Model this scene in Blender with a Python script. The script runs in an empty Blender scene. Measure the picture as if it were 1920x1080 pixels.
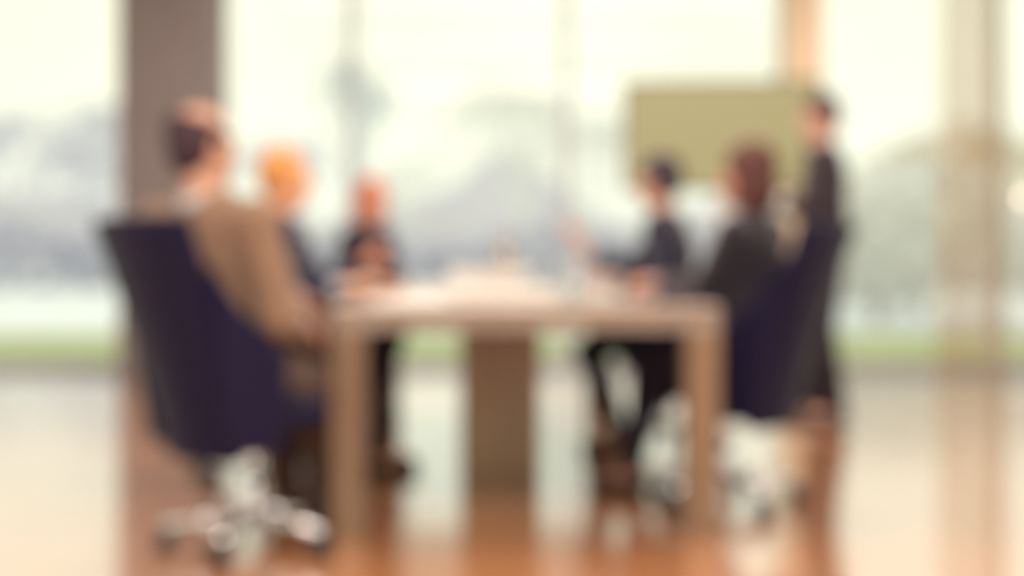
import bpy, bmesh, math, random
import numpy as np
from mathutils import Vector, Matrix

random.seed(7)
SC = bpy.context.scene
COL = SC.collection
PI = math.pi

# ------------------------------------------------------------------ camera, sky, lights
cam_d = bpy.data.cameras.new('camera')
cam = bpy.data.objects.new('camera', cam_d)
COL.objects.link(cam)
SC.camera = cam
cam.location = (0, 0, 0.93)
cam.rotation_euler = (PI / 2, 0, 0)
cam_d.sensor_width = 36
cam_d.lens = 50
cam_d.shift_y = -0.036
cam_d.clip_end = 600
cam_d.dof.use_dof = True                 # the photograph is thrown out of focus: focused close to the lens
cam_d.dof.focus_distance = 0.80
cam_d.dof.aperture_fstop = 2.35

SC.view_settings.view_transform = 'Standard'
SC.view_settings.look = 'None'
SC.view_settings.exposure = 0.0
SC.view_settings.gamma = 1.0
SC.cycles.use_denoising = True
SC.cycles.max_bounces = 8
SC.cycles.transparent_max_bounces = 16
SC.cycles.caustics_reflective = False
SC.cycles.caustics_refractive = False

W = bpy.data.worlds.new('world')
SC.world = W
W.use_nodes = True
nt = W.node_tree
nt.nodes.clear()
wo = nt.nodes.new('ShaderNodeOutputWorld')
bg = nt.nodes.new('ShaderNodeBackground')
tc = nt.nodes.new('ShaderNodeTexCoord')
sx = nt.nodes.new('ShaderNodeSeparateXYZ')
rp = nt.nodes.new('ShaderNodeValToRGB')
nz = nt.nodes.new('ShaderNodeTexNoise')
nz.inputs['Scale'].default_value = 7.0
nz.inputs['Detail'].default_value = 3.0
mx = nt.nodes.new('ShaderNodeMixRGB')
mx.blend_type = 'MULTIPLY'
mr = nt.nodes.new('ShaderNodeMapRange')
mr.inputs['From Min'].default_value = 0.35
mr.inputs['From Max'].default_value = 0.65
mr.inputs['To Min'].default_value = 0.93
mr.inputs['To Max'].default_value = 1.03
SKY_LOW = (1.08, 1.11, 0.95, 1)
SKY_HIGH = (1.24, 1.23, 0.975, 1)
rp.color_ramp.elements[0].position = 0.0
rp.color_ramp.elements[0].color = SKY_LOW
rp.color_ramp.elements[1].position = 0.13
rp.color_ramp.elements[1].color = SKY_HIGH
nt.links.new(tc.outputs['Generated'], sx.inputs[0])
nt.links.new(sx.outputs['Z'], rp.inputs[0])
nt.links.new(tc.outputs['Generated'], nz.inputs['Vector'])
nt.links.new(nz.outputs['Fac'], mr.inputs['Value'])
nt.links.new(rp.outputs[0], mx.inputs[1])
nt.links.new(mr.outputs[0], mx.inputs[2])
mx.inputs[0].default_value = 1.0
nt.links.new(mx.outputs[0], bg.inputs['Color'])
bg.inputs['Strength'].default_value = 1.0
nt.links.new(bg.outputs[0], wo.inputs[0])

# warm fill lights added overhead, unseen, to brighten floor, columns and people
def area(name, loc, rot, sx_, sy_, power, col):
    l = bpy.data.lights.new(name, 'AREA')
    l.shape = 'RECTANGLE'
    l.size, l.size_y = sx_, sy_
    l.energy = power
    l.color = col
    o = bpy.data.objects.new(name, l)
    o.location = loc
    o.rotation_euler = rot
    COL.objects.link(o)
    return o
area('added_fill_light', (0.2, 1.6, 3.30), (0, 0, 0), 4.0, 1.4, 250, (1.0, 0.86, 0.74))
area('added_fill_light', (0.2, 5.6, 3.30), (0, 0, 0), 4.0, 1.4, 85, (1.0, 0.86, 0.74))
area('added_fill_light', (0.4, 8.6, 3.30), (0, 0, 0), 5.0, 1.0, 110, (1.0, 0.86, 0.74))

# ------------------------------------------------------------------ materials
def mat(name, base, rough=0.6, spec=0.5, metal=0.0, coat=0.0, coat_ior=1.5, coat_rough=0.05, ior=1.5,
        var=0.0, scale=20.0, stretch=None, emis=None, alpha=1.0, col2=None, sheen=0.0, bump=0.0, trans=0.0):
    m = bpy.data.materials.new(name)
    m.use_nodes = True
    n = m.node_tree.nodes
    b = n['Principled BSDF']
    b.inputs['Base Color'].default_value = (*base, 1)
    b.inputs['Roughness'].default_value = rough
    b.inputs['Specular IOR Level'].default_value = spec
    b.inputs['Metallic'].default_value = metal
    b.inputs['IOR'].default_value = ior
    b.inputs['Coat Weight'].default_value = coat
    b.inputs['Coat IOR'].default_value = coat_ior
    b.inputs['Coat Roughness'].default_value = coat_rough
    b.inputs['Alpha'].default_value = alpha
    b.inputs['Sheen Weight'].default_value = sheen
    b.inputs['Transmission Weight'].default_value = trans
    if emis:
        b.inputs['Emission Color'].default_value = (*emis, 1)
        b.inputs['Emission Strength'].default_value = 1.0
    L = m.node_tree.links
    if var > 0 or col2:
        t = n.new('ShaderNodeTexCoord')
        mp = n.new('ShaderNodeMapping')
        if stretch:
            mp.inputs['Scale'].default_value = stretch
        ns = n.new('ShaderNodeTexNoise')
        ns.inputs['Scale'].default_value = scale
        ns.inputs['Detail'].default_value = 4
        r = n.new('ShaderNodeValToRGB')
        r.color_ramp.elements[0].position = 0.35
        r.color_ramp.elements[1].position = 0.65
        c2 = col2 if col2 else tuple(min(1, c * (1 + var)) for c in base)
        c1 = base if col2 else tuple(c * (1 - var) for c in base)
        r.color_ramp.elements[0].color = (*c1, 1)
        r.color_ramp.elements[1].color = (*c2, 1)
        L.new(t.outputs['Object'], mp.inputs[0])
        L.new(mp.outputs[0], ns.inputs['Vector'])
        L.new(ns.outputs['Fac'], r.inputs[0])
        L.new(r.outputs[0], b.inputs['Base Color'])
        if bump:
            bp = n.new('ShaderNodeBump')
            bp.inputs['Strength'].default_value = bump
            bp.inputs['Distance'].default_value = 0.003
            L.new(ns.outputs['Fac'], bp.inputs['Height'])
            L.new(bp.outputs[0], b.inputs['Normal'])
    return m

def floor_material():
    m = bpy.data.materials.new('glossy_wood_floor')
    m.use_nodes = True
    n, L = m.node_tree.nodes, m.node_tree.links
    b = n['Principled BSDF']
    t = n.new('ShaderNodeTexCoord')
    br = n.new('ShaderNodeTexBrick')
    br.inputs['Scale'].default_value = 1.0
    br.inputs['Brick Width'].default_value = 1.6
    br.inputs['Row Height'].default_value = 0.16
    br.inputs['Mortar Size'].default_value = 0.0015
    br.inputs['Color1'].default_value = (0.84, 0.37, 0.155, 1)
    br.inputs['Color2'].default_value = (0.76, 0.32, 0.135, 1)
    br.inputs['Mortar'].default_value = (0.45, 0.2, 0.09, 1)
    mp = n.new('ShaderNodeMapping')
    mp.inputs['Rotation'].default_value = (0, 0, PI / 2)
    ns = n.new('ShaderNodeTexNoise')
    ns.inputs['Scale'].default_value = 3.0
    mp2 = n.new('ShaderNodeMapping')
    mp2.inputs['Scale'].default_value = (14, 1.0, 1)
    mix = n.new('ShaderNodeMixRGB')
    mix.blend_type = 'MULTIPLY'
    mix.inputs[0].default_value = 0.2
    L.new(t.outputs['Object'], mp.inputs[0])
    L.new(mp.outputs[0], br.inputs['Vector'])
    L.new(t.outputs['Object'], mp2.inputs[0])
    L.new(mp2.outputs[0], ns.inputs['Vector'])
    L.new(br.outputs['Color'], mix.inputs[1])
    L.new(ns.outputs['Fac'], mix.inputs[2])
    L.new(mix.outputs[0], b.inputs['Base Color'])
    b.inputs['Roughness'].default_value = 0.35
    b.inputs['Specular IOR Level'].default_value = 0.2
    gl = n.new('ShaderNodeBsdfGlossy')          # lacquer
    gl.inputs['Color'].default_value = (0.90, 0.96, 1.0, 1)
    gl.inputs['Roughness'].default_value = 0.12
    fr = n.new('ShaderNodeFresnel')
    fr.inputs['IOR'].default_value = 4.0
    ms = n.new('ShaderNodeMixShader')
    mm = n.new('ShaderNodeMath')
    mm.operation = 'MULTIPLY'
    mm.use_clamp = True
    mm.inputs[1].default_value = 1.42
    L.new(fr.outputs[0], mm.inputs[0])
    L.new(mm.outputs[0], ms.inputs[0])
    L.new(b.outputs[0], ms.inputs[1])
    L.new(gl.outputs[0], ms.inputs[2])
    L.new(ms.outputs[0], n['Material Output'].inputs[0])
    return m

def glass_material(name, tint=(0.97, 0.98, 0.97), refl=0.06, rough=0.0):
    m = bpy.data.materials.new(name)
    m.use_nodes = True
    n, L = m.node_tree.nodes, m.node_tree.links
    n.clear()
    o = n.new('ShaderNodeOutputMaterial')
    tr = n.new('ShaderNodeBsdfTransparent')
    tr.inputs[0].default_value = (*tint, 1)
    gl = n.new('ShaderNodeBsdfGlossy')
    gl.inputs['Roughness'].default_value = rough
    mxs = n.new('ShaderNodeMixShader')
    mxs.inputs[0].default_value = refl
    L.new(tr.outputs[0], mxs.inputs[1])
    L.new(gl.outputs[0], mxs.inputs[2])
    L.new(mxs.outputs[0], o.inputs[0])
    return m

def sheer_material():
    m = bpy.data.materials.new('sheer_beige_cloth')
    m.use_nodes = True
    n, L = m.node_tree.nodes, m.node_tree.links
    n.clear()
    o = n.new('ShaderNodeOutputMaterial')
    tr = n.new('ShaderNodeBsdfTransparent')
    tr.inputs[0].default_value = (1, 1, 1, 1)
    df = n.new('ShaderNodeBsdfDiffuse')
    df.inputs[0].default_value = (0.72, 0.52, 0.34, 1)
    tl = n.new('ShaderNodeBsdfTranslucent')
    tl.inputs[0].default_value = (0.80, 0.62, 0.44, 1)
    m1 = n.new('ShaderNodeMixShader')
    m1.inputs[0].default_value = 0.55
    m2 = n.new('ShaderNodeMixShader')
    m2.inputs[0].default_value = 0.48
    L.new(df.outputs[0], m1.inputs[1])
    L.new(tl.outputs[0], m1.inputs[2])
    L.new(tr.outputs[0], m2.inputs[1])
    L.new(m1.outputs[0], m2.inputs[2])
    L.new(m2.outputs[0], o.inputs[0])
    return m

M = {}
M['floor'] = floor_material()
M['ceiling'] = mat('ceiling_paint', (0.75, 0.70, 0.64), 0.8)
M['column_brown'] = mat('brown_column_cladding', (0.265, 0.22, 0.23), 0.6, var=0.06, scale=6)
M['column_wood'] = mat('light_wood_cladding', (0.95, 0.74, 0.54), 0.5, var=0.06, scale=4, stretch=(8, 8, 0.6))
M['mullion'] = mat('grey_window_metal', (0.52, 0.59, 0.68), 0.4, metal=0.0)
M['pane'] = glass_material('window_glass', refl=0.012)
M['sheer'] = sheer_material()
M['table'] = mat('oiled_table_wood', (0.245, 0.143, 0.084), 0.30, spec=0.6, coat=1.0, coat_ior=1.8, coat_rough=.12, var=0.16, scale=3.5, stretch=(9, 0.8, 9))
M['table_leg'] = mat('oiled_leg_wood', (0.25, 0.152, 0.09), 0.4, coat=0.2, var=0.14, scale=3.5, stretch=(9, 9, 0.8))
M['pedestal'] = mat('lit_pedestal_wood', (0.56, 0.34, 0.20), 0.4, coat=0.2, var=0.12, scale=3.5, stretch=(9, 9, 0.8))  # wood lightened to carry the light falling on the pedestal
M['leather'] = mat('dark_plum_leather', (0.010, 0.0075, 0.036), 0.55, spec=0.18, var=0.15, scale=60, bump=0.3)
M['leather_black'] = mat('dark_navy_leather', (0.022, 0.019, 0.036), 0.45, spec=0.5, var=0.15, scale=60, bump=0.3)
M['chrome'] = mat('polished_chrome', (0.85, 0.86, 0.90), 0.12, metal=1.0)
M['rubber'] = mat('black_rubber', (0.02, 0.02, 0.03), 0.6)
M['paper'] = mat('white_paper', (0.88, 0.87, 0.86), 0.7)
M['glass'] = glass_material('clear_drinking_glass', (0.90, 0.93, 0.94), 0.16, 0.03)
M['peach_glass'] = glass_material('peach_tinted_glass', (0.97, 0.89, 0.83), 0.10, 0.03)
M['silver'] = mat('silver_aluminium', (0.88, 0.87, 0.86), 0.32, metal=0.3)
M['dark_plastic'] = mat('dark_plastic', (0.045, 0.036, 0.034), 0.45)
M['screen'] = mat('khaki_screen', (0.02, 0.02, 0.02), 0.3, emis=(0.425, 0.35, 0.15))
M['lcd'] = mat('laptop_display', (0.02, 0.02, 0.02), 0.3, emis=(0.55, 0.58, 0.62))
M['grass'] = mat('winter_grass', (0.42, 0.47, 0.27), 0.9, var=0.1, scale=2)
M['snow'] = mat('snow_ground', (0.84, 0.88, 0.97), 0.9)
M['bark'] = mat('hazed_grey_bark', (0.55, 0.55, 0.68), 0.9, var=0.2, scale=5)  # outdoor haze put into the bark colour as a pale grey
M['bark_tan'] = mat('tan_beech_twigs', (0.58, 0.48, 0.34), 0.9, var=0.2, scale=5)
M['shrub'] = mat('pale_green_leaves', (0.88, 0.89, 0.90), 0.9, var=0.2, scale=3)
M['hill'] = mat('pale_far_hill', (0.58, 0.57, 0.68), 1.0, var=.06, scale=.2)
M['eye_white'] = mat('eye_white', (0.80, 0.78, 0.76), 0.25)
M['iris'] = mat('dark_iris', (0.05, 0.03, 0.02), 0.2)

def skin(name, c):
    return mat(name, c, 0.5, spec=0.4, var=0.05, scale=14)

# ------------------------------------------------------------------ object helpers
def setp(o, label=None, cat=None, group=None, kind=None):
    if label: o['label'] = label
    if cat: o['category'] = cat
    if group: o['group'] = group
    if kind: o['kind'] = kind
    return o

def empty(name, loc=(0, 0, 0), rz=0.0, **k):
    o = bpy.data.objects.new(name, None)
    o.empty_display_size = 0.1
    o.location = loc
    o.rotation_euler = (0, 0, rz)
    COL.objects.link(o)
    return setp(o, **k)

def link_mesh(name, me, m, parent=None, smooth=False, **k):
    o = bpy.data.objects.new(name, me)
    COL.objects.link(o)
    if m: me.materials.append(m)
    if parent: o.parent = parent
    if smooth:
        me.polygons.foreach_set('use_smooth', [True] * len(me.polygons))
    return setp(o, **k)

def from_bm(name, bm, m, parent=None, smooth=False, bevel=0.0, seg=2, **k):
    bmesh.ops.recalc_face_normals(bm, faces=bm.faces)
    me = bpy.data.meshes.new(name)
    bm.to_mesh(me)
    bm.free()
    o = link_mesh(name, me, m, parent, smooth, **k)
    if bevel:
        md = o.modifiers.new('bevel', 'BEVEL')
        md.width = bevel
        md.segments = seg
        md.limit_method = 'ANGLE'
        md.angle_limit = math.radians(40)
    return o

def add_box(bm, x0, x1, y0, y1, z0, z1):
    vs = [bm.verts.new((x, y, z)) for x in (x0, x1) for y in (y0, y1) for z in (z0, z1)]
    for f in ((0, 1, 3, 2), (4, 6, 7, 5), (0, 4, 5, 1), (2, 3, 7, 6), (0, 2, 6, 4), (1, 5, 7, 3)):
        bm.faces.new([vs[i] for i in f])

def box(name, x0, x1, y0, y1, z0, z1, m, parent=None, bevel=0.0, **k):
    bm = bmesh.new()
    add_box(bm, x0, x1, y0, y1, z0, z1)
    return from_bm(name, bm, m, parent, False, bevel, **k)

def add_tube(bm, p0, p1, r0, r1=None, n=12, caps=True):
    r1 = r0 if r1 is None else r1
    p0, p1 = Vector(p0), Vector(p1)
    d = (p1 - p0).normalized()
    a = d.cross(Vector((0, 0, 1)))
    if a.length < 1e-3: a = d.cross(Vector((1, 0, 0)))
    a.normalize()
    b = d.cross(a)
    A = [bm.verts.new(p0 + (a * math.cos(2 * PI * i / n) + b * math.sin(2 * PI * i / n)) * r0) for i in range(n)]
    B = [bm.verts.new(p1 + (a * math.cos(2 * PI * i / n) + b * math.sin(2 * PI * i / n)) * r1) for i in range(n)]
    for i in range(n):
        bm.faces.new((A[i], A[(i + 1) % n], B[(i + 1) % n], B[i]))
    if caps:
        bm.faces.new(A[::-1])
        bm.faces.new(B)

def lathe(name, prof, m, parent=None, n=32, loc=(0, 0, 0), **k):
    bm = bmesh.new()
    rings = []
    for r, z in prof:
        if r < 1e-5:
            rings.append([bm.verts.new((loc[0], loc[1], loc[2] + z))])
        else:
            rings.append([bm.verts.new((loc[0] + r * math.cos(2 * PI * i / n), loc[1] + r * math.sin(2 * PI * i / n), loc[2] + z)) for i in range(n)])
    for A, B in zip(rings, rings[1:]):
        for i in range(n):
            j = (i + 1) % n
            if len(A) == 1 and len(B) == 1: continue
            if len(A) == 1: bm.faces.new((A[0], B[i], B[j]))
            elif len(B) == 1: bm.faces.new((A[i], A[j], B[0]))
            else: bm.faces.new((A[i], A[j], B[j], B[i]))
    return from_bm(name, bm, m, parent, True, **k)

def slab_surface(name, fn, nu, nv, thick, m, parent=None, **k):
    """closed curved panel: fn(u,v)->(point, normal); u,v in 0..1"""
    bm = bmesh.new()
    F, B = [], []
    for i in range(nu + 1):
        rf, rb = [], []
        for j in range(nv + 1):
            p, nn = fn(i / nu, j / nv)
            p, nn = Vector(p), Vector(nn).normalized()
            rf.append(bm.verts.new(p + nn * thick / 2))
            rb.append(bm.verts.new(p - nn * thick / 2))
        F.append(rf); B.append(rb)
    for i in range(nu):
        for j in range(nv):
            bm.faces.new((F[i][j], F[i + 1][j], F[i + 1][j + 1], F[i][j + 1]))
            bm.faces.new((B[i][j], B[i][j + 1], B[i + 1][j + 1], B[i + 1][j]))
    for i in range(nu):
        bm.faces.new((F[i][0], B[i][0], B[i + 1][0], F[i + 1][0]))
        bm.faces.new((F[i][nv], F[i + 1][nv], B[i + 1][nv], B[i][nv]))
    for j in range(nv):
        bm.faces.new((F[0][j], F[0][j + 1], B[0][j + 1], B[0][j]))
        bm.faces.new((F[nu][j], B[nu][j], B[nu][j + 1], F[nu][j + 1]))
    return from_bm(name, bm, m, parent, True, bevel=thick * 0.35, seg=3, **k)

def copy_tree(o, parent=None):
    c = o.copy()
    COL.objects.link(c)
    c.parent = parent
    for ch in list(o.children):
        copy_tree(ch, c)
    return c

# ------------------------------------------------------------------ room shell
WY = 11.0           # glass wall
CEIL = 3.40
box('floor', -6.2, 7.2, -3.0, WY + 0.12, -0.10, 0.0, M['floor'], kind='structure')
box('ceiling', -6.2, 7.2, -3.0, WY + 0.12, CEIL, CEIL + 0.15, M['ceiling'], kind='structure')
mull = [-6.2 + 0.0, -4.56, -2.90, -1.24, 0.42, 2.08, 3.74, 5.40, 7.06]
for i in range(len(mull) - 1):
    a, b = mull[i], mull[i + 1]
    w = empty('window_%d' % (i + 1), ((a + b) / 2, WY, 0), kind='structure')
    hw = (b - a) / 2
    bm = bmesh.new()
    add_box(bm, -hw, -hw + 0.034, -0.05, 0.05, 0, CEIL)
    add_box(bm, hw - 0.034, hw, -0.05, 0.05, 0, CEIL)
    add_box(bm, -hw + 0.034, hw - 0.034, -0.05, 0.05, 0, 0.07)
    add_box(bm, -hw + 0.034, hw - 0.034, -0.05, 0.05, CEIL - 0.07, CEIL)
    from_bm('window_frame', bm, M['mullion'], w)
    box('pane', -hw + 0.034, hw - 0.034, -0.006, 0.006, 0.07, CEIL - 0.07, M['pane'], w)

bm = bmesh.new(); add_box(bm, -2.87, -2.17, 10.35, 10.88, 0, CEIL)
from_bm('brown_column', bm, M['column_brown'], bevel=0.01,
        label='wide dark brown square column in front of the left windows', cat='column')
bm = bmesh.new(); add_box(bm, 2.055, 2.305, 10.55, 10.85, 0, CEIL)
from_bm('wooden_column', bm, M['column_wood'], bevel=0.008,
        label='slim light orange wood column behind the wall screen and standing man', cat='column')

# sheer curtain gathered at the right
def curtain(name, x0, x1, y, amp, waves, **k):
    bm = bmesh.new()
    N = 120
    lo, hi = [], []
    for i in range(N + 1):
        u = i / N
        x = x0 + (x1 - x0) * u
        yy = y + amp * math.sin(u * waves * 2 * PI) + 0.4 * amp * math.sin(u * waves * 4.7 + 1)
        lo.append(bm.verts.new((x + 0.02 * math.sin(u * 9), yy, 0.02)))
        hi.append(bm.verts.new((x0 + (x1 - x0) * (0.08 + 0.84 * u), y + 0.7 * (yy - y), CEIL - 0.01)))
    for i in range(N):
        bm.faces.new((lo[i], lo[i + 1], hi[i + 1], hi[i]))
    return from_bm(name, bm, M['sheer'], None, True, **k)
curtain('sheer_curtain', 3.17, 3.70, 10.62, 0.05, 7,
        label='sheer tan curtain gathered at the right end of the glass wall', cat='curtain')

# ------------------------------------------------------------------ outdoors
box('lawn', -30, 36, WY + 0.12, 17.2, -0.16, -0.06, M['grass'], kind='structure')
box('snow_field', -60, 60, 17.2, 130, -0.17, -0.07, M['snow'], kind='structure')
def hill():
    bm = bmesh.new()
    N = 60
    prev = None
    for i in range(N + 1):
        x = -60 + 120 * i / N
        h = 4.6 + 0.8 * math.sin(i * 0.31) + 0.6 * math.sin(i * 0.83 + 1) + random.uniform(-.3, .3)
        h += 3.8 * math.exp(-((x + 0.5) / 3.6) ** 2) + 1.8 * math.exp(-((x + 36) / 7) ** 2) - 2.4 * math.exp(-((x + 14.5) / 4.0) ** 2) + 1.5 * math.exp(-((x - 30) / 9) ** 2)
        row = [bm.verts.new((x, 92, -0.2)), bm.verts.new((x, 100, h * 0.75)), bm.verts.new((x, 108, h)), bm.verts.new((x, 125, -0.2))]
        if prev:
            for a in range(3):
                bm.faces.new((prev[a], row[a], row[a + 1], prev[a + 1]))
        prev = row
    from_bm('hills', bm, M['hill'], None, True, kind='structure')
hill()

def make_tree(name, seed, height, spread, m, depth=6, twig=0.012):
    rnd = random.Random(seed)
    bt, bb = bmesh.new(), bmesh.new()
    def grow(p, d, L, r, lev):
        q = p + d * L
        bmx = bt if lev == 0 else bb
        add_tube(bmx, p - d * (r * 0.5 if lev else 0), q, r, r * 0.66, n=8 if lev == 0 else (5 if lev < 3 else 3), caps=lev < 2)
        if lev >= depth: return
        for k in range(3 if lev < 4 else 2):
            ang = 2 * PI * (k / 3.0) + rnd.uniform(-.6, .6)
            t = rnd.uniform(0.30, 0.62) * spread
            a = d.orthogonal().normalized()
            b = d.cross(a)
            nd = (d * math.cos(t) + (a * math.cos(ang) + b * math.sin(ang)) * math.sin(t)).normalized()
            nd = (nd + Vector((0, 0, 0.10))).normalized()
            grow(q, nd, L * rnd.uniform(0.66, 0.80), max(twig, r * 0.60), lev + 1)
    grow(Vector((0, 0, -0.1)), Vector((rnd.uniform(-.04, .04), 0, 1)).normalized(), height * 0.27, height * 0.020, 0)
    root = empty(name)
    from_bm('trunk', bt, m, root, True)
    from_bm('branches', bb, m, root, False)
    return root

def place(root, spots, labels, cat, group):
    for i, (x, y, s, rz) in enumerate(spots):
        o = root if i == 0 else copy_tree(root)
        o.location = (x, y, -0.08)
        o.scale = (s, s, s)
        o.rotation_euler = (0, 0, rz)
        setp(o, labels if isinstance(labels, str) else labels[i], cat, group)

G1 = 'bare winter trees outside the windows'
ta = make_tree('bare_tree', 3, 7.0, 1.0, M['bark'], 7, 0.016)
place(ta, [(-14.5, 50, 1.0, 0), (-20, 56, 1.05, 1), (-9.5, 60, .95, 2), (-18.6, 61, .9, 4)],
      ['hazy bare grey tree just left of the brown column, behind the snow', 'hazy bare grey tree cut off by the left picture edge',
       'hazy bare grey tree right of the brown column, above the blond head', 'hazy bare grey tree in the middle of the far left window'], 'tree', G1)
M['bark_pale'] = mat('pale_hazed_bark', (.80, .80, .78), .9)  # bark paled so the colour carries the haze over these trees
tb = make_tree('bare_tree', 11, 7.4, 0.8, M['bark_pale'], 7, 0.018)
place(tb, [(0.3, 48, 1.0, 0), (3.1, 60, 1.0, 2.2), (-5.0, 68, .8, 1.1)],
      ['large pale bare tree behind the middle of the table', 'pale bare tree partly behind the left edge of the screen',
       'small pale bare tree between the auburn haired woman and the large one'], 'tree', 'bare trees behind the table')
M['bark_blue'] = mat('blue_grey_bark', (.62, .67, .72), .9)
tcn = make_tree('bare_tree', 23, 8.2, 0.5, M['bark_blue'], 6, 0.02)
place(tcn, [(-5.6, 50, 1.0, 0)], 'narrow upright grey tree directly behind the auburn haired woman', 'tree', None)
td = make_tree('bare_tree', 31, 5.5, 1.0, M['bark_tan'], 7, 0.014)
place(td, [(14.0, 45, 1.0, 0), (17.2, 50, 1.05, 2), (15.6, 58, 1.0, 3)],
      ['tan bare tree behind the left half of the sheer curtain', 'tan bare tree at the far right picture edge',
       'tan bare tree outside, between the standing man and the curtain'], 'tree', 'tan trees outside at right')

def hedge():
    rnd = random.Random(4)
    bm = bmesh.new()
    for k in range(5200):
        x = rnd.uniform(-26, 27)
        y = rnd.uniform(-.8, .8)
        z = rnd.uniform(0, 1.45 + .22 * math.sin(x * 1.3) + .2 * math.sin(x * .37))
        c = Vector((x, y, z))
        d = Vector((rnd.uniform(-1, 1), rnd.uniform(-1, 1), rnd.uniform(-1, 1))).normalized()
        e = d.orthogonal().normalized()
        bm.faces.new([bm.verts.new(c + d * .22), bm.verts.new(c + e * .10), bm.verts.new(c - d * .22), bm.verts.new(c - e * .10)])
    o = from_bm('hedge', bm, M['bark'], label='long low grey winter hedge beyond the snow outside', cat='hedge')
    o.location = (0, 37, -.08)
hedge()

def make_shrub(name, seed, h, w, m, n=900):
    rnd = random.Random(seed)
    root = empty(name)
    bs = bmesh.new()
    for k in range(9):
        a = rnd.uniform(0, 2 * PI)
        add_tube(bs, (0, 0, 0), (math.cos(a) * w * .3, math.sin(a) * w * .3, h * .8), 0.02, 0.008, n=5)
    from_bm('stems', bs, M['bark_tan'], root)
    bl = bmesh.new()
    for k in range(n):
        u, v, r = rnd.uniform(0, 2 * PI), rnd.uniform(-1, 1), rnd.uniform(.45, 1) ** .5
        s = math.sqrt(1 - v * v)
        c = Vector((math.cos(u) * s * r * w / 2, math.sin(u) * s * r * w / 2, h * .55 + v * r * h * .45))
        d = Vector((rnd.uniform(-1, 1), rnd.uniform(-1, 1), rnd.uniform(-1, 1))).normalized()
        e = d.orthogonal().normalized()
        L = h * 0.055
        vs = [bl.verts.new(c + d * L), bl.verts.new(c + e * L * .45), bl.verts.new(c - d * L), bl.verts.new(c - e * L * .45)]
        bl.faces.new(vs)
    from_bm('foliage', bl, m, root)
    return root
sh = make_shrub('shrub', 5, 2.2, 2.4, M['shrub'], 1500)
place(sh, [(5.0, 19.4, .95, 0), (7.4, 19.0, .9, 1), (6.5, 22.7, 1.15, 2), (6.0, 27, 1.15, 3)],
      ['pale green shrub outside, close right of the standing man', 'pale green shrub outside behind the sheer curtain, at the right edge',
       'tallest pale green shrub outside, just left of the curtain', 'farthest pale green shrub, hidden mostly behind the standing man'],
      'shrub', 'green shrubs outside at right')

# ------------------------------------------------------------------ table
TA = math.radians(2.6)
TX, TY = 0.045, 4.68           # middle of the near end
table = empty('conference_table', (TX, TY, 0), TA,
              label='long light wood conference table with thick square legs', cat='table')
TW, TL = 0.635, 3.45
box('tabletop', -TW, TW, -0.055, TL, 0.672, 0.752, M['table'], table, bevel=0.006)
for sx_ in (-1, 1):
    for y0 in (-0.055, TL - 0.105):
        x0 = sx_ * (TW - 0.055)
        box('leg', x0 - 0.055, x0 + 0.055, y0, y0 + 0.11, 0, 0.672, M['table_leg'], table, bevel=0.005)
box('pedestal', -0.20, 0.13, 1.25, 1.70, 0, 0.672, M['pedestal'], table, bevel=0.006)
box('pedestal', -0.17, 0.17, 2.35, 2.75, 0, 0.672, M['pedestal'], table, bevel=0.006)

def tp(x, y, z=0.752):         # table coordinates to world
    c, s = math.cos(TA), math.sin(TA)
    return (TX + x * c - y * s, TY + x * s + y * c, z)

# ------------------------------------------------------------------ chairs
def make_chair():
    root = empty('swivel_chair')
    lm = M['leather']
    def back(u, v):
        uu = u * 2 - 1
        z = 0.30 + 0.73 * v
        hw = 0.190 + 0.060 * v
        y = -0.20 - 0.225 * v ** 1.2 + 0.055 * uu * uu
        return (uu * hw, y, z), (-0.35 * uu, 1, 0.25)
    slab_surface('backrest', back, 14, 14, 0.055, lm, root)
    for s in (-1, 1):
        def side(u, v, s=s):
            y = -0.20 + 0.17 * u
            top = 0.90 - 0.28 * u ** 0.8
            z = 0.33 + (top - 0.33) * v
            return (s * (0.225 + 0.02 * v), y - 0.10 * v * (1 - u), z), (s, 0, 0)
        slab_surface('armrest', side, 8, 8, 0.04, lm, root)
    bm = bmesh.new(); add_box(bm, -0.205, 0.205, -0.185, 0.185, 0.385, 0.475)
    from_bm('seat', bm, lm, root, True, bevel=0.035, seg=4)
    bm = bmesh.new(); add_tube(bm, (0, 0.02, 0.09), (0, 0.02, 0.24), 0.030, n=20); add_tube(bm, (0, 0.02, 0.24), (0, 0.02, 0.37), 0.020, n=20)
    from_bm('gas_column', bm, M['chrome'], root, True)
    bm = bmesh.new(); add_box(bm, -0.09, 0.09, -0.07, 0.11, 0.36, 0.385)
    from_bm('seat_plate', bm, M['dark_plastic'], root, bevel=0.004)
    for k in range(5):
        a = 2 * PI * k / 5 + 0.3
        c, s = math.cos(a), math.sin(a)
        bm = bmesh.new()
        add_tube(bm, (0.02 * c, 0.02 + 0.02 * s, 0.115), (0.27 * c, 0.02 + 0.27 * s, 0.078), 0.022, 0.013, n=10)
        lg = from_bm('base_leg', bm, M['chrome'], root, True)
        bm = bmesh.new()
        px_, py_ = 0.265 * c, 0.02 + 0.265 * s
        for off in (-0.014, 0.014):
            add_tube(bm, (px_ - s * (off - .008), py_ + c * (off - .008), 0.030), (px_ - s * (off + .008), py_ + c * (off + .008), 0.030), 0.030, n=18)
        add_tube(bm, (px_, py_, 0.03), (px_, py_, 0.08), 0.006, n=8)
        from_bm('caster', bm, M['rubber'], lg)
    return root

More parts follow.
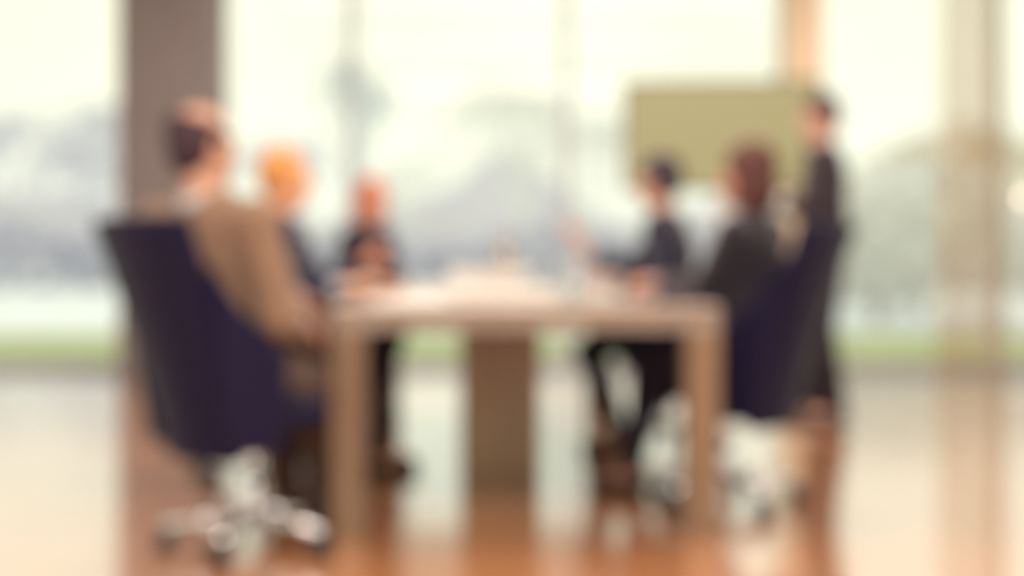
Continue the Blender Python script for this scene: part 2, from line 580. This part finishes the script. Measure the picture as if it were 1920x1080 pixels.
chair0 = make_chair()
GC = 'dark leather swivel chairs around the table'
CH = [
    (-0.825, 4.43, (.71, .70), 'dark plum leather swivel chair under the man in tan jacket'),
    (-1.05, 5.82, (.92, .38), 'dark swivel chair of the blond haired person at left'),
    (-0.92, 7.95, (.95, -.28), 'dark swivel chair of the auburn haired woman at left'),
    (0.80, 5.22, (-.85, .52), 'tall dark leather swivel chair nearest on the right side'),
    (0.74, 6.62, (-.86, .45), 'dark navy swivel chair of the dark haired man at right'),
]
for i, (x, y, f, lb) in enumerate(CH):
    c = chair0 if i == 0 else copy_tree(chair0)
    c.location = (x, y, 0)
    c.rotation_euler = (0, 0, math.atan2(f[1], f[0]) - PI / 2)
    setp(c, lb, 'chair', GC)

# ------------------------------------------------------------------ signed distance modelling of figures
class Field:
    def __init__(self, vox):
        self.vox = vox
        self.prims = []      # (op, lo, hi, fn, k)
    def _add(self, op, lo, hi, fn, k):
        self.prims.append((op, np.array(lo, float), np.array(hi, float), fn, k))
    def cap(self, a, b, ra, rb=None, k=0.02, op='add'):
        rb = ra if rb is None else rb
        a, b = np.array(a, float), np.array(b, float)
        r = max(ra, rb)
        lo, hi = np.minimum(a, b) - r, np.maximum(a, b) + r
        ab = b - a
        L2 = max(1e-9, float(ab @ ab))
        def fn(X, Y, Z):
            t = np.clip(((X - a[0]) * ab[0] + (Y - a[1]) * ab[1] + (Z - a[2]) * ab[2]) / L2, 0, 1)
            return np.sqrt((X - a[0] - t * ab[0]) ** 2 + (Y - a[1] - t * ab[1]) ** 2 + (Z - a[2] - t * ab[2]) ** 2) - (ra + (rb - ra) * t)
        self._add(op, lo, hi, fn, k)
    def ell(self, c, r, R=None, k=0.02, op='add'):
        c = np.array(c, float)
        r = np.array(r, float)
        R = np.eye(3) if R is None else np.array(R, float)    # columns: axes
        ext = np.sqrt(((R * r) ** 2).sum(axis=1))
        def fn(X, Y, Z):
            dx, dy, dz = X - c[0], Y - c[1], Z - c[2]
            q = [R[0, i] * dx + R[1, i] * dy + R[2, i] * dz for i in range(3)]
            k0 = np.sqrt(sum((q[i] / r[i]) ** 2 for i in range(3)))
            k1 = np.sqrt(sum((q[i] / r[i] ** 2) ** 2 for i in range(3))) + 1e-9
            return k0 * (k0 - 1.0) / k1
        self._add(op, c - ext, c + ext, fn, k)
    def mesh(self, name):
        v = self.vox
        adds = [p for p in self.prims if p[0] == 'add']
        lo = np.min([p[1] for p in adds], axis=0) - 4 * v
        hi = np.max([p[2] for p in adds], axis=0) + 4 * v
        n = np.ceil((hi - lo) / v).astype(int) + 1
        D = np.full(n, 0.2, dtype=np.float32)
        ax = [lo[i] + v * np.arange(n[i]) for i in range(3)]
        for op, plo, phi, fn, k in self.prims:
            m = k + 3 * v
            i0 = np.maximum(0, np.floor((plo - m - lo) / v).astype(int))
            i1 = np.minimum(n, np.ceil((phi + m - lo) / v).astype(int) + 1)
            if (i1 <= i0).any(): continue
            sl = tuple(slice(a, b) for a, b in zip(i0, i1))
            X = ax[0][sl[0]][:, None, None]; Y = ax[1][sl[1]][None, :, None]; Z = ax[2][sl[2]][None, None, :]
            d = fn(X, Y, Z).astype(np.float32)
            c = D[sl]
            if op == 'add':
                h = np.maximum(k - np.abs(c - d), 0) / max(k, 1e-6)
                D[sl] = np.minimum(c, d) - h * h * k * 0.25
            else:
                e = -d
                h = np.maximum(k - np.abs(c - e), 0) / max(k, 1e-6)
                D[sl] = np.maximum(c, e) + h * h * k * 0.25
        return surface_nets(name, D, lo, v)

def surface_nets(name, D, lo, v):
    S = D < 0
    nx, ny, nz_ = D.shape
    # edge crossings -> accumulate to cells
    cnt = np.zeros((nx - 1, ny - 1, nz_ - 1), np.float32)
    acc = np.zeros((nx - 1, ny - 1, nz_ - 1, 3), np.float32)
    for ax in range(3):
        sa = [slice(None)] * 3; sb = [slice(None)] * 3
        sa[ax] = slice(0, -1); sb[ax] = slice(1, None)
        a, b = D[tuple(sa)], D[tuple(sb)]
        idx = np.argwhere((a < 0) != (b < 0))
        va = a[tuple(idx.T)]; vb = b[tuple(idx.T)]
        pos = idx.astype(np.float32)
        pos[:, ax] += va / (va - vb)
        o = [i for i in range(3) if i != ax]
        for d0 in (0, -1):
            for d1 in (0, -1):
                c = idx.copy()
                c[:, o[0]] += d0; c[:, o[1]] += d1
                ok = (c >= 0).all(1) & (c < np.array(cnt.shape)).all(1)
                t = tuple(c[ok].T)
                np.add.at(cnt, t, 1)
                np.add.at(acc, t, pos[ok])
    cells = np.argwhere(cnt > 0)
    idm = -np.ones(cnt.shape, np.int64)
    idm[tuple(cells.T)] = np.arange(len(cells))
    P = acc[tuple(cells.T)] / cnt[tuple(cells.T)][:, None]
    P = P * v + lo
    faces = []
    for ax in range(3):
        sa = [slice(None)] * 3; sb = [slice(None)] * 3
        sa[ax] = slice(0, -1); sb[ax] = slice(1, None)
        A, B = S[tuple(sa)], S[tuple(sb)]
        idx = np.argwhere(A != B)
        flip = B[tuple(idx.T)]
        o = [(ax + 1) % 3, (ax + 2) % 3]
        q = []
        for d0, d1 in ((0, 0), (-1, 0), (-1, -1), (0, -1)):
            c = idx.copy()
            c[:, o[0]] += d0; c[:, o[1]] += d1
            q.append(idm[tuple(np.clip(c, 0, np.array(cnt.shape) - 1).T)])
        q = np.stack(q, 1)
        q[flip] = q[flip][:, ::-1]
        faces.append(q)
    F = np.concatenate(faces)
    F = F[(F >= 0).all(1)]
    me = bpy.data.meshes.new(name)
    me.vertices.add(len(P)); me.vertices.foreach_set('co', P.astype(np.float32).ravel())
    me.loops.add(len(F) * 4); me.loops.foreach_set('vertex_index', F.astype(np.int32).ravel())
    me.polygons.add(len(F)); me.polygons.foreach_set('loop_start', (np.arange(len(F)) * 4).astype(np.int32))
    me.update(calc_edges=True)
    me.validate()
    return me

def vec(a): return np.array(a, float)
def unit(a):
    a = vec(a); return a / max(1e-9, np.linalg.norm(a))
def ik(a, t, l1, l2, hint):
    a, t = vec(a), vec(t)
    d = t - a
    L = np.linalg.norm(d)
    L = min(L, (l1 + l2) * 0.995)
    u = unit(d)
    t = a + u * L
    x = (l1 * l1 - l2 * l2 + L * L) / (2 * L)
    h = math.sqrt(max(0, l1 * l1 - x * x))
    hv = vec(hint) - u * float(vec(hint) @ u)
    return a + u * x + unit(hv) * h, t

def hand(F, wrist, d, n, side, curl, s=1.0):
    """wrist point, d along the palm, n palm normal (out of the palm), side +1/-1 = thumb direction along lat"""
    d = unit(d); n = unit(vec(n) - d * float(vec(n) @ d))
    lat = np.cross(d, n) * side
    w = vec(wrist)
    R = np.stack([lat, d, n], 1)
    F.ell(w + d * 0.048 * s, (0.040 * s, 0.056 * s, 0.016 * s), R, k=0.012)
    F.cap(w - d * 0.03, w + d * 0.03, 0.026 * s, 0.024 * s, k=0.015)
    for j, (off, L) in enumerate(((0.029, .072), (0.010, .080), (-0.010, .074), (-0.028, .058))):
        p = w + d * (0.088 - 0.004 * abs(j - 1)) * s + lat * off * s
        ang = 0.12
        spread = 0.10 * (1.5 - j)
        r = 0.0095 * s if j < 3 else 0.0082 * s
        for seg, fr in enumerate((0.45, 0.31, 0.24)):
            ang += curl * (0.75 + 0.08 * j) * (1, 1.15, .8)[seg]
            dd = d * math.cos(ang) + n * math.sin(ang) + lat * spread * 0.5
            q = p + unit(dd) * L * fr * s
            F.cap(p, q, r, r * 0.90, k=0.003)
            p, r = q, r * 0.90
    p = w + d * 0.022 * s + lat * 0.030 * s
    td_ = unit(d * 0.55 + lat * 0.75 + n * 0.35)
    q = p + td_ * 0.038 * s
    F.cap(p, q, 0.0145 * s, 0.0115 * s, k=0.010)
    td2 = unit(d * 0.85 + lat * 0.25 + n * (0.35 + curl * .3))
    q2 = q + td2 * 0.030 * s
    F.cap(q, q2, 0.0112 * s, 0.0100 * s, k=0.004)
    F.cap(q2, q2 + unit(td2 + n * .2) * 0.020 * s, 0.0098 * s, 0.0085 * s, k=0.004)

def person(label, pelvis, f, lean=0.0, leandir=None, head_f=None, head_pitch=0.0, s=1.0, female=False,
           hands=None, elbows=((-.3, -.4, -1), (.3, -.4, -1)), palm=((0, 0, -1), (0, 0, -1)), curl=(0.45, 0.45), handdir=(None, None),
           feet=None, skin_c=(0.62, 0.33, 0.22), hair_c=(0.05, 0.02, 0.02), hair='short',
           jacket_c=(0.03, 0.025, 0.04), shirt_c=(0.6, 0.6, 0.6), trouser_c=(0.03, 0.025, 0.04), shoe_c=(0.02, 0.015, 0.02),
           standing=False, knee_hint=None, watch=False, tie=None, skirt=False, group=None, bulk=1.0, slim=1.0):
    P = vec(pelvis)
    f3 = unit((f[0], f[1], 0))
    rt = np.array([f3[1], -f3[0], 0.0])
    up = np.array([0, 0, 1.0])
    ld = f3 if leandir is None else unit((leandir[0], leandir[1], 0))
    T = unit(up * math.cos(lean) + ld * math.sin(lean))
    fw = unit(f3 - T * float(f3 @ T))
    hw = (0.176 if not female else 0.152) * s * bulk
    N = P + T * 0.50 * s
    SHc = P + T * 0.440 * s
    sh = [SHc - rt * hw, SHc + rt * hw]
    hf = f3 if head_f is None else unit((head_f[0], head_f[1], 0))
    hr = np.array([hf[1], -hf[0], 0.0])
    hfp = unit(hf * math.cos(head_pitch) - up * math.sin(head_pitch))
    hu = np.cross(hr, hfp)
    HC = N + (T * 0.6 + up * 0.4) * 0.165 * s + hf * 0.02
    root = empty('person', (float(P[0]), float(P[1]), 0.0), 0, label=label, cat='person', group=group)
    inv = Matrix.Translation((-float(P[0]), -float(P[1]), 0))
    R = np.stack([hr, hfp, hu], 1)
    def hp(x, y, z): return HC + R @ (vec((x, y, z)) * s)
    RT = np.stack([rt, fw, T], 1)
    # limbs
    l1, l2 = 0.285 * s, 0.255 * s
    el, wr = [], []
    for i in (0, 1):
        hint = elbows[i]
        h3 = rt * hint[0] + f3 * hint[1] + up * hint[2]
        e, w = ik(sh[i], hands[i], l1, l2, h3)
        el.append(e); wr.append(w)
    t1, t2 = 0.43 * s, 0.43 * s
    hip = [P - rt * 0.09 * s, P + rt * 0.09 * s]
    kn, an = [], []
    for i in (0, 1):
        kh = (f3 + up * 0.9) if knee_hint is None else vec(knee_hint)
        k_, a_ = ik(hip[i], vec(feet[i]) + up * 0.085, t1, t2, kh)
        kn.append(k_); an.append(a_)
    sk = skin('skin_tone', skin_c)
    def emit(F, name, m, parent=root):
        me = F.mesh(name)
        me.transform(inv if parent is root else inv)
        o = link_mesh(name, me, m, parent, True)
        return o
    # ---------- body (one continuous mesh)
    B = Field(0.0055)
    B.ell(hp(0, -.014, .030), vec((.073, .092, .088)) * s, R, k=.01)
    B.ell(hp(0, .026, -.035), vec((.058, .066, .078)) * s, R, k=.03)
    B.ell(hp(0, .050, -.088), vec((.030, .030, .024)) * s, R, k=.03)
    for q in (-1, 1):
        B.ell(hp(q * .036, .062, -.030), vec((.022, .020, .020)) * s, R, k=.02)
        B.ell(hp(q * .076, -.004, -.008), vec((.008, .018, .030)) * s, R, k=.006)
        B.ell(hp(q * .030, .090, .006), vec((.016, .012, .011)) * s, R, k=.008, op='sub')
    B.ell(hp(0, .080, .022), vec((.046, .012, .010)) * s, R, k=.014)
    for q in (-1, 1):
        B.ell(hp(q * .030, .0775, .0150), vec((.0165, .0120, .0055)) * s, R, k=.005)
        B.ell(hp(q * .030, .0765, -.0055), vec((.0150, .0110, .0040)) * s, R, k=.005)
    B.cap(hp(0, .088, .012), hp(0, .102, -.026), .0065 * s, .0095 * s, k=.008)
    for q in (-1, 1):
        B.ell(hp(q * .010, .094, -.030), vec((.0065, .009, .0065)) * s, R, k=.005)
    B.ell(hp(0, .086, -.056), vec((.024, .010, .0055)) * s, R, k=.004)
    B.ell(hp(0, .085, -.067), vec((.021, .010, .0065)) * s, R, k=.004)
    nr = .052 if female else .060
    B.cap(N - T * .03, hp(0, -.012, -.050), nr * s, nr * .92 * s, k=.03)
    B.ell(P + T * .34 * s, vec((hw * .84, .095, .17 * s)), RT, k=.04)
    B.ell(P + T * .14 * s, vec((.125 * s, .09, .14 * s)), RT, k=.05)
    B.ell(P + T * .01, vec((.145 * s, .105, .10)), RT, k=.05)
    B.cap(sh[0], sh[1], .050, .050, k=.04)
    for i in (0, 1):
        B.cap(sh[i], el[i], .044 * s, .036 * s, k=.03)
        B.cap(el[i], wr[i], .036 * s, .025 * s, k=.012)
        hd = (wr[i] - el[i]) if handdir[i] is None else vec(handdir[i])
        hand(B, wr[i], hd, palm[i], (1 if i == 0 else -1), curl[i], s * (0.92 if female else 1.0))
        B.cap(hip[i], kn[i], .075 * s, .052 * s * slim, k=.03)
        B.cap(kn[i], an[i], .050 * s * slim, .036 * s * slim, k=.02)
        B.ell(kn[i] * .68 + an[i] * .32 - unit(np.cross(rt, an[i] - kn[i])) * 0.0, vec((.052, .052, .09)) * s * slim, None, k=.03)
        B.cap(an[i], an[i] + f3 * .11 * s - up * .045, .036, .030, k=.02)
    emit(B, 'body', sk)
    # ---------- eyes
    for q in (-1, 1):
        E = Field(0.003)
        E.ell(hp(q * .030, .0745, .005), vec((.012, .012, .012)) * s, R, k=.001)
        eo = emit(E, 'eye', M['eye_white'])
        E = Field(0.002)
        E.ell(hp(q * .030, .0842, .005), vec((.0055, .0032, .0055)) * s, R, k=.001)
        emit(E, 'iris', M['iris'], eo)
    # ---------- hair
    Hm = mat('hair_strands', hair_c, 0.55, spec=0.35, var=0.25, scale=60, stretch=(1, 1, .2))
    H = Field(0.006)
    H.ell(hp(0, -.020, .040), vec((.083, .101, .092)) * s, R, k=.01)
    if hair == 'short':
        H.ell(hp(0, -.045, -.015), vec((.074, .064, .075)) * s, R, k=.02)
    elif hair == 'bob':
        for q in (-1, 1):
            H.cap(hp(q * .062, -.015, .03), hp(q * .072, -.020, -.095), .034 * s, .030 * s, k=.03)
        H.ell(hp(0, -.060, -.05), vec((.082, .055, .10)) * s, R, k=.03)
    elif hair == 'long':
        for q in (-1, 1):
            H.cap(hp(q * .062, -.015, .03), hp(q * .066, -.030, -.13), .034 * s, .030 * s, k=.03)
        H.ell(hp(0, -.060, -.07), vec((.082, .055, .14)) * s, R, k=.03)
    elif hair == 'bald':
        H.ell(hp(0, -.045, -.015), vec((.074, .064, .075)) * s, R, k=.02)
        H.ell(hp(0, .035, .108), vec((.095, .135, .078)) * s, R, k=.012, op='sub')
    elif hair == 'bun':
        H.ell(hp(0, -.045, -.015), vec((.074, .064, .075)) * s, R, k=.02)
        H.ell(hp(0, -.115, .055), vec((.038, .036, .038)) * s, R, k=.01)
    H.ell(hp(0, .110, -.025), vec((.066, .075, .092)) * s, R, k=.008, op='sub')
    if hair in ('short', 'bun', 'bald'):
        H.ell(hp(0, .060, -.10), vec((.12, .09, .095)) * s, R, k=.008, op='sub')
    else:
        H.ell(hp(0, .060, -.12), vec((.055, .085, .10)) * s, R, k=.008, op='sub')
    emit(H, 'hair', Hm)
    for q in (-1, 1):
        EB = Field(0.003)
        EB.cap(hp(q * .014, .0895, .0245), hp(q * .030, .0865, .0285), .0036 * s, .0036 * s, k=.002)
        EB.cap(hp(q * .030, .0865, .0285), hp(q * .046, .0770, .0240), .0036 * s, .002 * s, k=.002)
        emit(EB, 'eyebrow', Hm)
    # ---------- shirt
    S = Field(0.009)
    g = .010
    S.ell(P + T * .34 * s, vec((hw * .84 + g, .095 + g, .17 * s + g)), RT, k=.04)
    S.ell(P + T * .14 * s, vec((.125 * s + g, .09 + g, .14 * s + g)), RT, k=.05)
    S.cap(sh[0], sh[1], .050 + g, .050 + g, k=.04)
    S.cap(N - T * .03, N + T * .045, (nr + .010) * s, (nr + .008) * s, k=.02)
    S.cap(N + T * .066, N + T * .16, .075 * s, .09 * s, k=.002, op='sub')
    for i in (0, 1):
        S.cap(sh[i], el[i], (.044 + g) * s, (.036 + g) * s, k=.03)
        S.cap(el[i], wr[i] - unit(wr[i] - el[i]) * .012, (.036 + g) * s, (.025 + g) * s, k=.012)
    emit(S, 'shirt', mat('shirt_cloth', shirt_c, 0.8))
    # ---------- jacket
    if jacket_c is not None:
        J = Field(0.009)
        g = .026
        J.ell(P + T * .34 * s, vec((hw * .84 + g, .095 + g, .17 * s + g)), RT, k=.04)
        J.ell(P + T * .14 * s, vec((.125 * s + g + .01, .09 + g, .14 * s + g)), RT, k=.05)
        J.ell(P + T * .02, vec((.145 * s + g, .105 + g, .09)), RT, k=.05)
        J.cap(sh[0], sh[1], .040 + g, .040 + g, k=.04)
        J.cap(sh[0] * .6 + sh[1] * .4 + T * .03, sh[0] * .4 + sh[1] * .6 + T * .03, .070, .070, k=.03)
        for i in (0, 1):
            J.cap(sh[i], el[i], (.041 + g) * s, (.038 + g) * s, k=.03)
            J.cap(el[i], wr[i] - unit(wr[i] - el[i]) * .035, (.038 + g) * s, (.024 + g * .8) * s, k=.012)
            J.cap(wr[i] - unit(wr[i] - el[i]) * .016, wr[i] + unit(wr[i] - el[i]) * .12, .055, .07, k=.002, op='sub')
        # collar opening in front and around the neck
        J.cap(N + T * .02, N + T * .18, (nr + .012) * s, (nr + .05) * s, k=.005, op='sub')
        J.cap(N + fw * .10 - T * .02, P + T * .26 * s + fw * .155, .060, .012, k=.006, op='sub')
        jo = emit(J, 'jacket', mat('jacket_cloth', jacket_c, 0.85, spec=.2, sheen=.3, var=.08, scale=30))
        for q in (-1, 1):
            LP = Field(0.006)
            for t_ in np.linspace(0, 1, 9):
                c = (N + fw * .080 - T * .01) * (1 - t_) + (P + T * .26 * s + fw * .128) * t_ + rt * q * (.058 * (1 - t_) + .010)
                LP.ell(c, (.020 * (1 - .5 * t_), .007, .03), RT, k=.006)
            lo_ = emit(LP, 'lapel', mat('lapel_cloth', tuple(c * .85 for c in jacket_c), 0.7), jo)
    if tie is not None:
        TI = Field(0.006)
        TI.ell(N + fw * .075 + T * .0, (.015, .012, .016), RT, k=.005)
        for t_ in np.linspace(0, 1, 12):
            c = (N + fw * .088 - T * .01) * (1 - t_) + (P + T * .20 * s + fw * .118) * t_
            TI.ell(c, (.014 + .014 * t_, .006, .03), RT, k=.006)
        emit(TI, 'necktie', mat('tie_cloth', tie, .6))
    # ---------- trousers
    TR = Field(0.009)
    g = .014
    TR.ell(P + T * .01, vec((.145 * s + g, .105 + g, .10 + g)), RT, k=.05)
    for i in (0, 1):
        TR.cap(hip[i], kn[i], (.078 + g) * s, (.056 + g) * s * slim, k=.03)
        TR.cap(kn[i], an[i] + up * .01, (.056 + g) * s * slim, (.044 + g) * s * slim, k=.015)
        TR.cap(an[i] - up * .08, an[i] - up * .17, .085, .085, k=.002, op='sub')
    emit(TR, 'trousers', mat('trouser_cloth', trouser_c, 0.85, spec=.2, sheen=.2, var=.08, scale=30))
    # ---------- shoes
    for i in (0, 1):
        A = an[i]
        zf = 0.0
        SH = Field(0.005)
        sole = np.array([A[0], A[1], 0.026])
        RF = np.stack([rt, f3, up], 1)
        if A[2] > 0.12: sole[2] = A[2] - 0.06
        SH.ell(sole - f3 * .015 + up * .02, (.036, .050, .042), RF, k=.02)
        SH.ell(sole + f3 * .075 + up * .005, (.042, .100, .030), RF, k=.03)
        SH.ell(sole + f3 * .145, (.036, .045, .024), RF, k=.02)
        SH.cap(np.array([sole[0], sole[1], sole[2] - .12]), np.array([sole[0], sole[1], sole[2] - .119]), .0955, op='sub', k=.002)
        emit(SH, 'shoe', mat('shoe_leather', shoe_c, 0.3))
    if watch:
        i = 1
        WT = Field(0.003)
        a_ = unit(wr[i] - el[i])
        c = wr[i] - a_ * .02
        WT.cap(c - a_ * .009, c + a_ * .009, .0385, .0375, k=.001)
        WT.ell(c + up * .036, (.020, .020, .010), None, k=.003)
        emit(WT, 'wristwatch', M['chrome'])
    return dict(root=root, head=HC, wr=wr, el=el, sh=sh)

# ------------------------------------------------------------------ people
person('seated man in a tan jacket leaning back in nearest left chair',
       (-0.86, 4.37, 0.565), (.52, .85), lean=.17, leandir=(-.75, -.30), head_f=(.75, .66), head_pitch=.02, s=1.04,
       hands=[(-0.66, 4.86, .72), (-0.665, 4.50, .70)], elbows=((-.5, -.3, -.6), (.45, -.5, -.6)), curl=(.5, .6),
       palm=((0.5, 0, -1), (-.6, 0, -1)),
       feet=[(-0.80, 5.00, 0), (-0.66, 4.95, 0)],
       skin_c=(.62, .34, .24), hair_c=(.05, .022, .034), hair='bald',
       jacket_c=(.27, .168, .115), shirt_c=(.62, .66, .72), trouser_c=(.115, .065, .055), shoe_c=(.05, .03, .03), watch=True, bulk=1.06)
person('seated person with short orange blond hair and navy jacket at left',
       (-1.02, 5.84, 0.565), (.92, .30), lean=.12, head_f=(.9, .2), s=1.0,
       hands=[(-0.60, 6.15, .785), (-0.68, 5.70, .785)], curl=(.3, .3),
       feet=[(-.59, 6.08, 0), (-.57, 5.90, 0)], slim=.9,
       skin_c=(.85, .42, .24), hair_c=(.78, .34, .10), hair='short',
       jacket_c=(.018, .018, .052), shirt_c=(.5, .58, .66), trouser_c=(.04, .022, .030))
person('seated woman with auburn hair and dark top, hands clasped before her',
       (-0.86, 7.93, 0.575), (.80, -.55), lean=.16, head_f=(.45, -.9), head_pitch=.1, s=.97, female=True, bulk=.92,
       hands=[(-0.70, 7.62, .87), (-0.77, 7.52, .88)], elbows=((-.5, .1, -1), (.5, .1, -1)), curl=(.9, .9),
       palm=((-.5, -.3, .1), (.6, .3, 0)), handdir=((-.2, -.6, .5), (.5, 0, .6)),
       feet=[(-.74, 7.56, 0), (-.86, 7.48, 0)], slim=.8,
       skin_c=(.85, .40, .27), hair_c=(.62, .16, .07), hair='bob',
       jacket_c=(.03, .02, .036), shirt_c=(.10, .06, .09), trouser_c=(.04, .03, .05))
person('seated woman with reddish brown hair in nearest right chair',
       (0.90, 5.24, 0.545), (-.80, .55), lean=.03, head_f=(-.80, .6), s=1.0, female=True,
       hands=[(0.55, 5.42, .800), (0.60, 5.66, .790)], curl=(.3, .3),
       feet=[(.47, 5.44, 0), (.48, 5.60, 0)], slim=.66,
       skin_c=(.70, .36, .27), hair_c=(.11, .035, .030), hair='bob',
       jacket_c=(.028, .022, .036), shirt_c=(.35, .28, .3), trouser_c=(.022, .02, .045))
person('seated dark haired man in navy suit at right, one hand raised',
       (0.77, 6.58, 0.595), (-.88, .25), lean=.13, head_f=(-.75, .45), s=1.0,
       hands=[(0.42, 6.22, .800), (0.34, 6.66, .93)], elbows=((-.4, -.3, -1), (.3, -.2, -1)), curl=(.35, .4),
       palm=((0, 0, -1), (-1, .3, 0)), handdir=(None, (-.4, -.1, .9)),
       feet=[(.50, 6.42, 0), (.50, 6.60, 0)], slim=.74,
       skin_c=(.66, .36, .27), hair_c=(.035, .022, .045), hair='short',
       jacket_c=(.014, .014, .036), shirt_c=(.5, .5, .52), trouser_c=(.025, .022, .05))
person('standing man in a dark suit and light shirt, facing left by the screen',
       (1.685, 7.62, 0.962), (-1, .05), lean=.03, head_f=(-.96, -.2), head_pitch=.08, s=1.03, standing=True,
       hands=[(1.42, 7.55, 1.20), (1.44, 7.68, 1.22)], elbows=((-.5, -.6, -1), (.5, -.6, -1)), curl=(.7, .7),
       palm=((0, .5, -.4), (0, -.5, -.4)), handdir=((-.5, .5, .2), (-.5, -.5, .2)),
       feet=[(1.72, 7.55, 0), (1.66, 7.74, 0)], knee_hint=(-1, 0, 0),
       skin_c=(.78, .44, .34), hair_c=(.07, .03, .035), hair='short',
       jacket_c=(.034, .022, .036), shirt_c=(.75, .75, .75), trouser_c=(.026, .018, .030), tie=(.12, .05, .07), bulk=.98)

# ------------------------------------------------------------------ display on its stand
tv = empty('display_screen', (1.375, 9.30, 0), math.radians(-6),
           label='large flat display with khaki picture on floor stand behind the table', cat='screen')
box('bezel', -.645, .645, -.02, .03, 1.325, 2.045, M['dark_plastic'], tv, bevel=.004)
box('display_panel', -.627, .627, -.024, -.0195, 1.345, 2.027, M['screen'], tv)
box('stand_pole', -.04, .04, .03, .08, .05, 1.75, M['silver'], tv, bevel=.005)
box('mounting_bracket', -.22, .22, .025, .045, 1.5, 1.85, M['dark_plastic'], tv, bevel=.003)
for sgn in (-1, 1):
    bm = bmesh.new(); add_box(bm, sgn * .25 - .03, sgn * .25 + .03, -.30, .34, .035, .075)
    from_bm('foot', bm, M['silver'], tv, bevel=.005)
box('cross_bar', -.25, .25, .03, .09, .04, .08, M['silver'], tv, bevel=.005)

# ------------------------------------------------------------------ things on the table
def sheet(name, x, y, w, h, rz, label, z=0.752, thick=.0012, group='papers on the table', m='paper'):
    p = tp(x, y, z)
    bm = bmesh.new()
    N = 8
    top, bot = [], []
    for i in range(N + 1):
        u = i / N
        lift = 0.0004 + 0.003 * (2 * u - 1) ** 4
        for lst, dz in ((top, thick), (bot, 0)):
            lst.append([bm.verts.new(((u - .5) * w, -h / 2, lift + dz)), bm.verts.new(((u - .5) * w, h / 2, lift + dz))])
    for i in range(N):
        bm.faces.new((top[i][0], top[i + 1][0], top[i + 1][1], top[i][1]))
        bm.faces.new((bot[i][0], bot[i][1], bot[i + 1][1], bot[i + 1][0]))
        bm.faces.new((top[i][0], bot[i][0], bot[i + 1][0], top[i + 1][0]))
        bm.faces.new((top[i][1], top[i + 1][1], bot[i + 1][1], bot[i][1]))
    bm.faces.new((top[0][0], top[0][1], bot[0][1], bot[0][0]))
    bm.faces.new((top[N][0], bot[N][0], bot[N][1], top[N][1]))
    o = from_bm(name, bm, M[m], label=label, cat='paper', group=group)
    o.location = p
    o.rotation_euler = (0, 0, rz)
    return o
sheet('paper_sheet', -.40, .32, .30, .42, .25, 'white paper sheet at the near left corner of the table')
sheet('paper_sheet', -.36, .95, .30, .42, -.15, 'white paper sheet on the left edge before the blond person')
sheet('paper_sheet', .40, .80, .30, .21, .2, 'white paper sheet on table before the nearest right chair')
sheet('paper_sheet', .16, 1.9, .30, .42, -.3, 'white paper sheet near the raised hand at right')
sheet('paper_sheet', -.32, 2.6, .30, .42, .1, 'white paper sheet in front of the auburn haired woman')
sheet('paper_stack', -.06, .66, .42, .30, .06, 'thick white document stack at the middle of the table', thick=.03)

for k, (dx, dy, rz, lb) in enumerate([
        (.000, .000, .06, 'undermost white booklet of the pile in the middle of the table'),
        (.008, -.01, .12, 'second lowest white booklet of the pile on the table'),
        (-.010, .006, .02, 'middle white booklet of the pile on the table'),
        (.006, .004, -.05, 'white booklet just under the topmost one of the pile'),
        (-.004, -.005, .10, 'topmost white booklet of the pile on the table')]):
    bk = empty('booklet', tp(-.09 + dx, 1.30 + dy, .752 + .0202 * k), rz, label=lb, cat='booklet', group='pile of white booklets')
    box('cover', -.16, .16, -.115, .115, 0, .020, M['paper'], bk, bevel=.002)
    box('page_block', -.157, .161, -.1158, .1158, .003, .017, M['paper'], bk)

def glass(x, y, label, r=.034, h=.13, m='glass', group='water glasses'):
    p = tp(x, y)
    t = .0025
    return lathe('drinking_glass', [(0, 0), (r * .82, 0), (r * .86, .004), (r, h), (r - t, h), (r * .82 - t + .002, .012), (0, .012)],
                 M[m], None, loc=p, label=label, cat='glass', group=group)
glass(.22, .60, 'clear water glass right of the paper stack on the table')
glass(.22, 2.6, 'clear water glass at the far half of the table')
p = tp(.02, 2.12)
lathe('glass_carafe', [(0, 0), (.048, 0), (.052, .01), (.052, .13), (.030, .19), (.022, .24), (.026, .26), (.023, .26), (.019, .24), (.027, .19), (.048, .13), (.048, .014), (0, .012)],
      M['peach_glass'], None, loc=p, label='pale peach glass carafe standing behind the laptop', cat='carafe')

# ------------------------------------------------------------------ lamp made up to give a pale highlight disc at the right edge
M['bulb'] = mat('added_highlight_glow', (.9, .8, .7), .4, emis=(3.2, 2.4, 1.8))
fl = empty('added_highlight_lamp', (3.24, 9.0, 0), label='added slim lamp, its glowing bulb standing in for a highlight at the right edge', cat='lamp')
lathe('lamp_base', [(0, 0), (.11, 0), (.11, .012), (.02, .022), (0, .022)], M['silver'], fl)
bm = bmesh.new(); add_tube(bm, (0, 0, .02), (0, 0, 1.235), .008, n=12)
from_bm('pole', bm, M['silver'], fl, True)
lathe('bulb', [(0, 0), (.010, .004), (.022, .030), (.024, .045), (.017, .062), (0, .070)], M['bulb'], fl, loc=(0, 0, 1.23))
